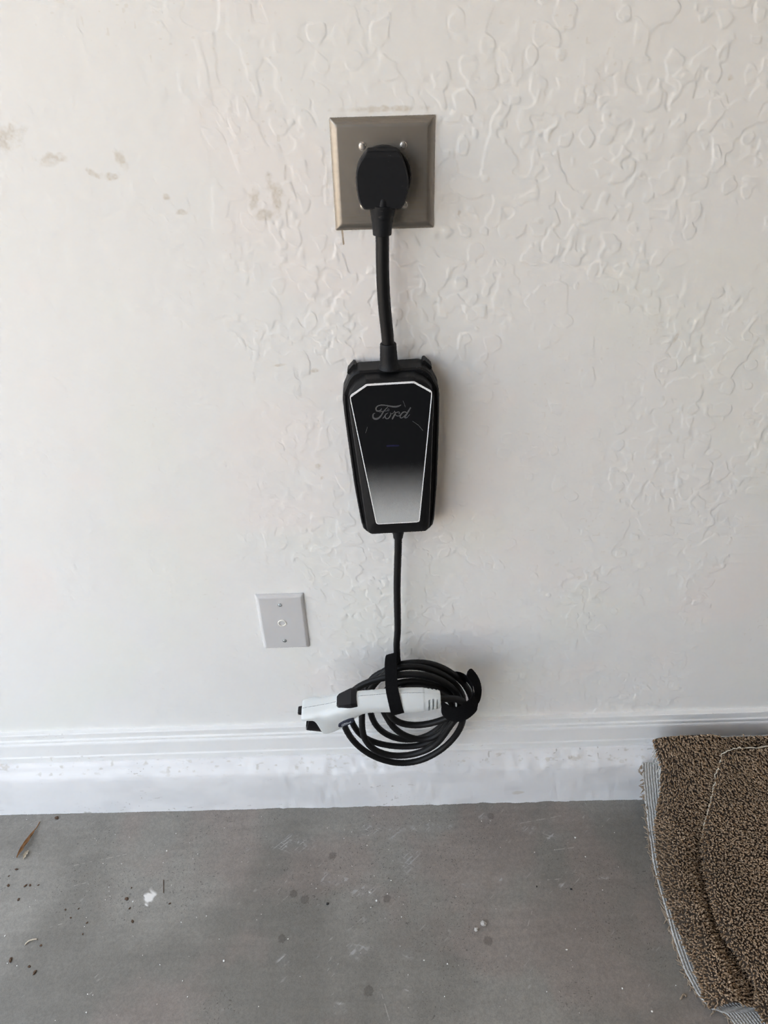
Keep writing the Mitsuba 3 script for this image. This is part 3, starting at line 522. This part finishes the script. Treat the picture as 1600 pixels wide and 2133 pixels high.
def tufts(zf, ef, y0, y1, x1, step, height, edges_lean, seed):
    r = np.random.default_rng(seed)
    out_p, out_n, out_d = [], [], []
    yy = np.linspace(y0, y1, 1200); L = np.concatenate([[0], np.cumsum(np.hypot(np.diff(yy), np.diff(zf(np.full(1200, .62), yy))))])
    for l in np.arange(0, L[-1], step):
        yq = np.interp(l, L, yy)
        xq = np.arange(float(ef(yq)) + .001, x1, step) + r.uniform(-.5, .5) * step
        y = np.clip(yq + r.normal(0, step * .3, len(xq)), min(y0, y1), max(y0, y1)); x = np.maximum(xq + r.normal(0, step * .3, len(xq)), ef(y) + .0004)
        e = .001
        gx = (zf(x + e, y) - zf(x - e, y)) / (2 * e); gy = (zf(x, y + e) - zf(x, y - e)) / (2 * e)
        gx = np.clip(gx, -1.2, 1.2)
        n = np.stack([-gx, -gy, np.ones_like(x)], 1); n /= np.linalg.norm(n, axis=1)[:, None]
        out_p.append(np.stack([x, y, zf(x, y)], 1)); out_n.append(n); out_d.append(x - ef(y))
    P, N, Dd = np.vstack(out_p), np.vstack(out_n), np.concatenate(out_d)
    k = len(P)
    lean = r.normal(0, .17, (k, 3)) + edges_lean
    lean += np.exp(-Dd / .004)[:, None] * np.array([-.9, 0, -.25]) + np.exp(-np.abs(P[:, 1] - y1) / .005)[:, None] * np.array([0, -.8, -.2]) + np.exp(-np.abs(P[:, 1] - y0) / .004)[:, None] * np.array([0, .6, 0])
    clump = meshkit.noise(P * 55, seed) - .5
    lean[:, 0] += clump * .3; lean[:, 1] += (meshkit.noise(P * 48, seed + 5) - .5) * .3
    d = N + lean; d /= np.linalg.norm(d, axis=1)[:, None]
    h = height * r.uniform(.65, 1.25, k); rad = r.uniform(.0012, .0018, k)
    a = np.cross(d, r.normal(size=(k, 3))); a /= np.linalg.norm(a, axis=1)[:, None]; b = np.cross(d, a)
    bend = r.normal(0, .18, (k, 3))
    lv = [(0.0, .75), (.72, 1.0), (1.0, .55)]
    S = 4; V = np.zeros((k, len(lv) * S, 3))
    for q, (t, w) in enumerate(lv):
        c = P + d * (h * t)[:, None] + bend * (h * t * t)[:, None]
        for j in range(S):
            an_ = j / S * 2 * np.pi + t * 1.2
            V[:, q * S + j] = c + (a * math.cos(an_) + b * math.sin(an_)) * (rad * w)[:, None]
    f = []
    for q in range(len(lv) - 1):
        for j in range(S):
            A_, B_, C_, D_ = q * S + j, q * S + (j + 1) % S, (q + 1) * S + (j + 1) % S, (q + 1) * S + j
            f += [(A_, B_, C_), (A_, C_, D_)]
    o = (len(lv) - 1) * S; f += [(o, o + 1, o + 2), (o, o + 2, o + 3)]
    F = (np.array(f)[None] + (np.arange(k) * len(lv) * S)[:, None, None]).reshape(-1, 3)
    tone = np.clip(r.normal(1, .15, k), .6, 1.45) * (.85 + .3 * meshkit.noise(P * 25, seed + 9))
    warm = r.uniform(0, 1, k)[:, None]
    col = (np.array([.275, .188, .115]) * (1 - warm) + np.array([.365, .272, .190]) * warm) * tone[:, None]
    return trimesh.Trimesh(V.reshape(-1, 3), F, process=False), np.repeat(np.clip(col, 0, 1), len(lv) * S, 0)
X1 = .86
lab('carpet_offcut', 'brown carpet offcut lying backing side up at the bottom of the pile', 'carpet')
lab('carpet_offcut_001', 'large brown pile carpet offcut leaning against the baseboard, middle of the pile', 'carpet')
lab('carpet_offcut_002', 'rounded brown carpet offcut lying on top of the pile', 'carpet')
add('carpet_offcut__backing', sheet(zA, eA, -.052, -.56, X1, .004), 'backing_weave', 40, label='white woven backing')
cords = []
for k in range(16):
    off = .0015 + k * .0052
    ys = np.linspace(-.0525, -.55, 330 if k < 12 else 100)
    for yseg in (ys,):
        x = eA(yseg) + off; z = zA(x, yseg) + .0004
        rr = .0016 * (1 + .42 * np.sin(np.arange(len(yseg)) * 2.1 + k))
        cords.append(sweep(np.stack([x, yseg, z], 1), rr, 6))
add('carpet_offcut__backing_cords', cat(*cords), 'backing_weave', True, kind='stuff')
fr = []
for k in range(380):
    y = -.053 - (k / 380) * .49 + rng.normal(0, .0015); x = float(eA(y)); z = float(zA(x, y)) - .003
    L_ = rng.uniform(.004, .012)
    dirx = np.array([-1, rng.normal(0, .5), rng.uniform(-.5, .3)]); dirx /= np.linalg.norm(dirx)
    curl = np.array([rng.normal(.3, .4), rng.normal(0, .9), rng.uniform(-.3, .8)])
    t = np.linspace(0, 1, 6)[:, None]
    pth = np.array([x + .003, y, z]) + dirx * L_ * t + curl * L_ * t * t * .7
    pth[:, 2] = np.maximum(pth[:, 2], .0016)
    fr.append(sweep(pth, np.array([.0014, .0015, .0015, .0014, .0012, .0006]) * rng.uniform(.7, 1.15), 6))
add('carpet_offcut__frayed_edge', cat(*fr), 'fringe_yarn', 40, kind='stuff', label='frayed brown yarn edge')
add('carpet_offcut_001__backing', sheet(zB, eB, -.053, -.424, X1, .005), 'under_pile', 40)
mB, cB = tufts(zB, eB, -.053, -.424, X1 - .08, .0031, .0068, np.array([-.05, -.15, 0]), 11)
add('carpet_offcut_001__pile', mB, 'pile_yarn', False, kind='stuff', color=cB)
sk = []
for k in range(26):
    y = -.054 - k * .0013; x = float(eB(y)); z = float(zB(x, y))
    pth = np.array([x + .002, y, z]) + np.array([rng.normal(-.002, .002), rng.normal(0, .002), 0]) * np.linspace(0, 1, 5)[:, None] + np.array([0, 0, -1]) * np.linspace(0, rng.uniform(.012, .03), 5)[:, None]
    sk.append(sweep(pth, .0011, 5))
add('carpet_offcut_001__loose_threads', cat(*sk), 'backing_weave', True, kind='stuff', label='white loose backing threads at the corner')
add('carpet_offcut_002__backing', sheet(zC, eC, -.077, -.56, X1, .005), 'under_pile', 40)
mC, cC = tufts(zC, eC, -.077, -.55, X1 - .08, .0031, .0068, np.array([0, -.35, 0]), 23)
add('carpet_offcut_002__pile', mC, 'pile_yarn', False, kind='stuff', color=cC)
ysel = np.linspace(-.0765, -.55, 220); xe = eC(ysel) - .0012; edge = np.stack([xe, ysel, zC(xe, ysel) - .001], 1)
xt = np.linspace(X1 - .08, float(eC(-.0765)), 120); top_edge = np.stack([xt, np.full(120, -.0750) + .0015 * np.sin(xt * 90), zC(xt, np.full(120, -.0765)) + .003 + .002 * np.sin(xt * 60)], 1)
rim = np.vstack([top_edge, edge[:48]])
rim = rim + (np.stack([meshkit.noise(rim * 230, q) for q in (1, 2, 3)], 1) - .5) * [.004, .004, .002]
add('carpet_offcut_002__backing_edge', sweep(rim, .0004 + .0013 * meshkit.noise(rim * 130, 4), 6), 'cream_yarn', True, label='pale backing rim along the cut edge')

# ------------------------------------------------------------------ litter on the floor
def lump(r, seed, sq=(1, 1, .6)):
    m = trimesh.creation.icosphere(2, 1.0); v = np.asarray(m.vertices)
    k = .45 + 1.1 * meshkit.noise(v * 1.9 + seed * 3.1, seed)
    m.vertices = v * k[:, None] * np.array(sq) * r
    m.apply_translation([0, 0, -m.bounds[0][2] - .15 * r * sq[2]])
    return m
def leaf_strip(path, widths, curl, twist=0):
    P = spline(np.array(path, float), 26); n = len(P); W = np.interp(np.linspace(0, 1, n), np.linspace(0, 1, len(widths)), widths)
    t = np.gradient(P, axis=0); t /= np.linalg.norm(t, axis=1)[:, None]
    side = np.cross(t, [0, 0, 1.0]); side /= np.linalg.norm(side, axis=1)[:, None]
    rows = []
    for i in range(n):
        u = np.linspace(-1, 1, 9); ang = twist * i / n + .25 * math.sin(i * .8)
        a, up_ = u * W[i], curl * W[i] * u * u
        rows.append(P[i] + np.outer(a * math.cos(ang) - up_ * math.sin(ang), side[i]) + np.outer(up_ * math.cos(ang) + a * math.sin(ang), [0, 0, 1]))
    G = np.array(rows); G[..., 2] += .0006 - min(0, G[..., 2].min()) + 0
    top = grid_mesh(G); G2 = G.copy(); G2[..., 2] -= .0004
    m = cat(top, grid_mesh(G2)); return m
add('dry_leaf__blade', leaf_strip([(-.7429, -.1340, .002), (-.7365, -.1150, .005), (-.7315, -.0948, .004), (-.7295, -.0760, .003)], [.0010, .0036, .0042, .0038, .0008], 1.0, .5), 'leaf_brown', True)
add('dry_leaf__stem', sweep(spline([(-.7295, -.0765, .003), (-.7283, -.068, .0022), (-.7270, -.0600, .003)], 10), [.0009] * 9 + [.0013], 7), 'leaf_brown', True)
lab('dry_leaf', 'curled rust-brown dry leaf on the concrete near the curb', 'leaf')
add('seed_husk', leaf_strip([(-.7290, -.1370, .001), (-.7272, -.1280, .002), (-.7258, -.1195, .0015)], [.0008, .0030, .0032, .0010], 1.1), 'pale_chaff', True, label='small pale split seed husk beside the rust-brown leaf', category='husk')
add('wood_shaving', sweep(spline([(-.6613, -.2935, .0012), (-.6590, -.2890, .0022), (-.6540, -.2858, .0026), (-.6434, -.2837, .0012)], 24), np.interp(np.arange(24), [0, 4, 20, 23], [.0006, .0012, .0012, .0014]), 8), 'pale_chaff', True, label='curved pale shaving lying alone on the left part of the floor', category='shaving')
add('twig', sweep(spline([(-.4416, -.1845, .0009), (-.4385, -.1965, .0011), (-.4356, -.2087, .0009)], 12), .0006, 6), 'crumb_brown', True, label='thin dark straight twig near the white paint splatter', category='twig')
add('broken_leaf', leaf_strip([(.387, -.440, .001), (.395, -.452, .004), (.405, -.470, .003)], [.001, .006, .009, .006], .5), 'leaf_brown', True, label='brown leaf fragment at the front edge of the floor', category='leaf')
add('yarn_scrap', sweep(spline([(.4640, -.4040, .0016), (.4690, -.4000, .0030), (.4730, -.3975, .0018), (.4755, -.4010, .0020)], 20), .0016, 7), 'fringe_yarn', True, label='loose brown yarn scrap on the floor beside the carpet', category='yarn')
CR = [(-0.7344, -0.1563, 0.0032, 0), (-0.7442, -0.1687, 0.0018, 0), (-0.7373, -0.187, 0.0028, 0), (-0.7037, -0.1879, 0.0034, 0), (-0.6958, -0.1877, 0.0026, 0), (-0.6798, -0.1875, 0.0022, 0), (-0.7067, -0.2132, 0.003, 0), (-0.5025, -0.2177, 0.0036, 0), (-0.4919, -0.2351, 0.0024, 0), (-0.4797, -0.2583, 0.003, 0), (-0.419, -0.2286, 0.0024, 0), (-0.6767, -0.3161, 0.0042, 0), (-0.6395, -0.3274, 0.0026, 0), (-0.6262, -0.3369, 0.0042, 0), (-0.6958, -0.0514, 0.0044, 0), (-0.5629, -0.2581, 0.0024, 0), (-0.5639, -0.2773, 0.0018, 0), (-0.6328, -0.2942, 0.0022, 0), (-0.4992, -0.1981, 0.0018, 0), (-0.5959, -0.2486, 0.0018, 0), (-0.5871, -0.2329, 0.0018, 0), (-0.611, -0.2344, 0.002, 0), (-0.125, -0.2366, 0.0026, 1), (0.2657, -0.2168, 0.0018, 1), (0.3286, -0.2235, 0.0022, 1)]
CRUMB_LABELS = {0: 'brown crumb just in front of the tip of the curled leaf', 3: 'larger dark brown crumb of a close pair in front of the curled leaf', 4: 'smaller right-hand crumb of a close pair in front of the curled leaf',
                7: 'brown crumb a little left of the white paint splatter', 10: 'brown crumb in front of the white paint splatter', 11: 'dark brown crumb a little right of the white paint splatter and twig',
                12: 'large dark brown crumb nearest the left frame edge, in front of the pale shaving', 14: 'large dark brown crumb in front of the pale shaving, furthest from the wall', 15: 'dark brown crumb lying against the curb, right of the curled leaf',
                22: 'black crumb on the middle of the floor among the round dark stains', 23: 'black crumb on the right floor, left one of two', 24: 'black crumb on the right floor, right one of two'}
for i, (x, y, r, blk) in enumerate(CR):
    m = place(lump(r * .72, i + 1, (1.2, .6 + .5 * ((i * 7) % 5) / 5, .5)), (x, y, 0), trimesh.transformations.rotation_matrix(i * 1.3, [0, 0, 1]))
    add('debris_crumb' + (f'_{i:03d}' if i else ''), m, 'crumb_black' if blk else 'crumb_brown', True, label=CRUMB_LABELS.get(i, 'tiny dark brown crumb of dirt on the left part of the floor'), category='debris', group='crumbs of dirt on the floor')
add('pebble', place(lump(.0050, 41, (1, .9, .8)), (.1576, -.2800, 0)), 'pebble_grey', 40, label='larger pale pebble on the right middle of the floor', category='pebble')
add('pebble_001', place(lump(.0030, 44, (1, 1, .8)), (.1430, -.2890, 0)), 'pebble_grey', 40, label='smaller pale pebble just left of the larger one', category='pebble')
gr = []
for k in range(150):
    x, y = rng.uniform(-.8, .5), -.05 - .42 * rng.uniform(0, 1) ** 1.0
    if x > .47: continue
    r = rng.choice([.0007, .0009, .0012, .0018], p=[.45, .3, .18, .07])
    m = trimesh.creation.icosphere(1, r); m.vertices *= rng.uniform(.6, 1.2, 3) * [1, 1, .8]; m.apply_translation([x, y, r * .5]); gr.append(m)
add('grit', cat(*gr), 'grit_white', False, label='scattered white grit on the concrete floor', category='grit', kind='stuff')
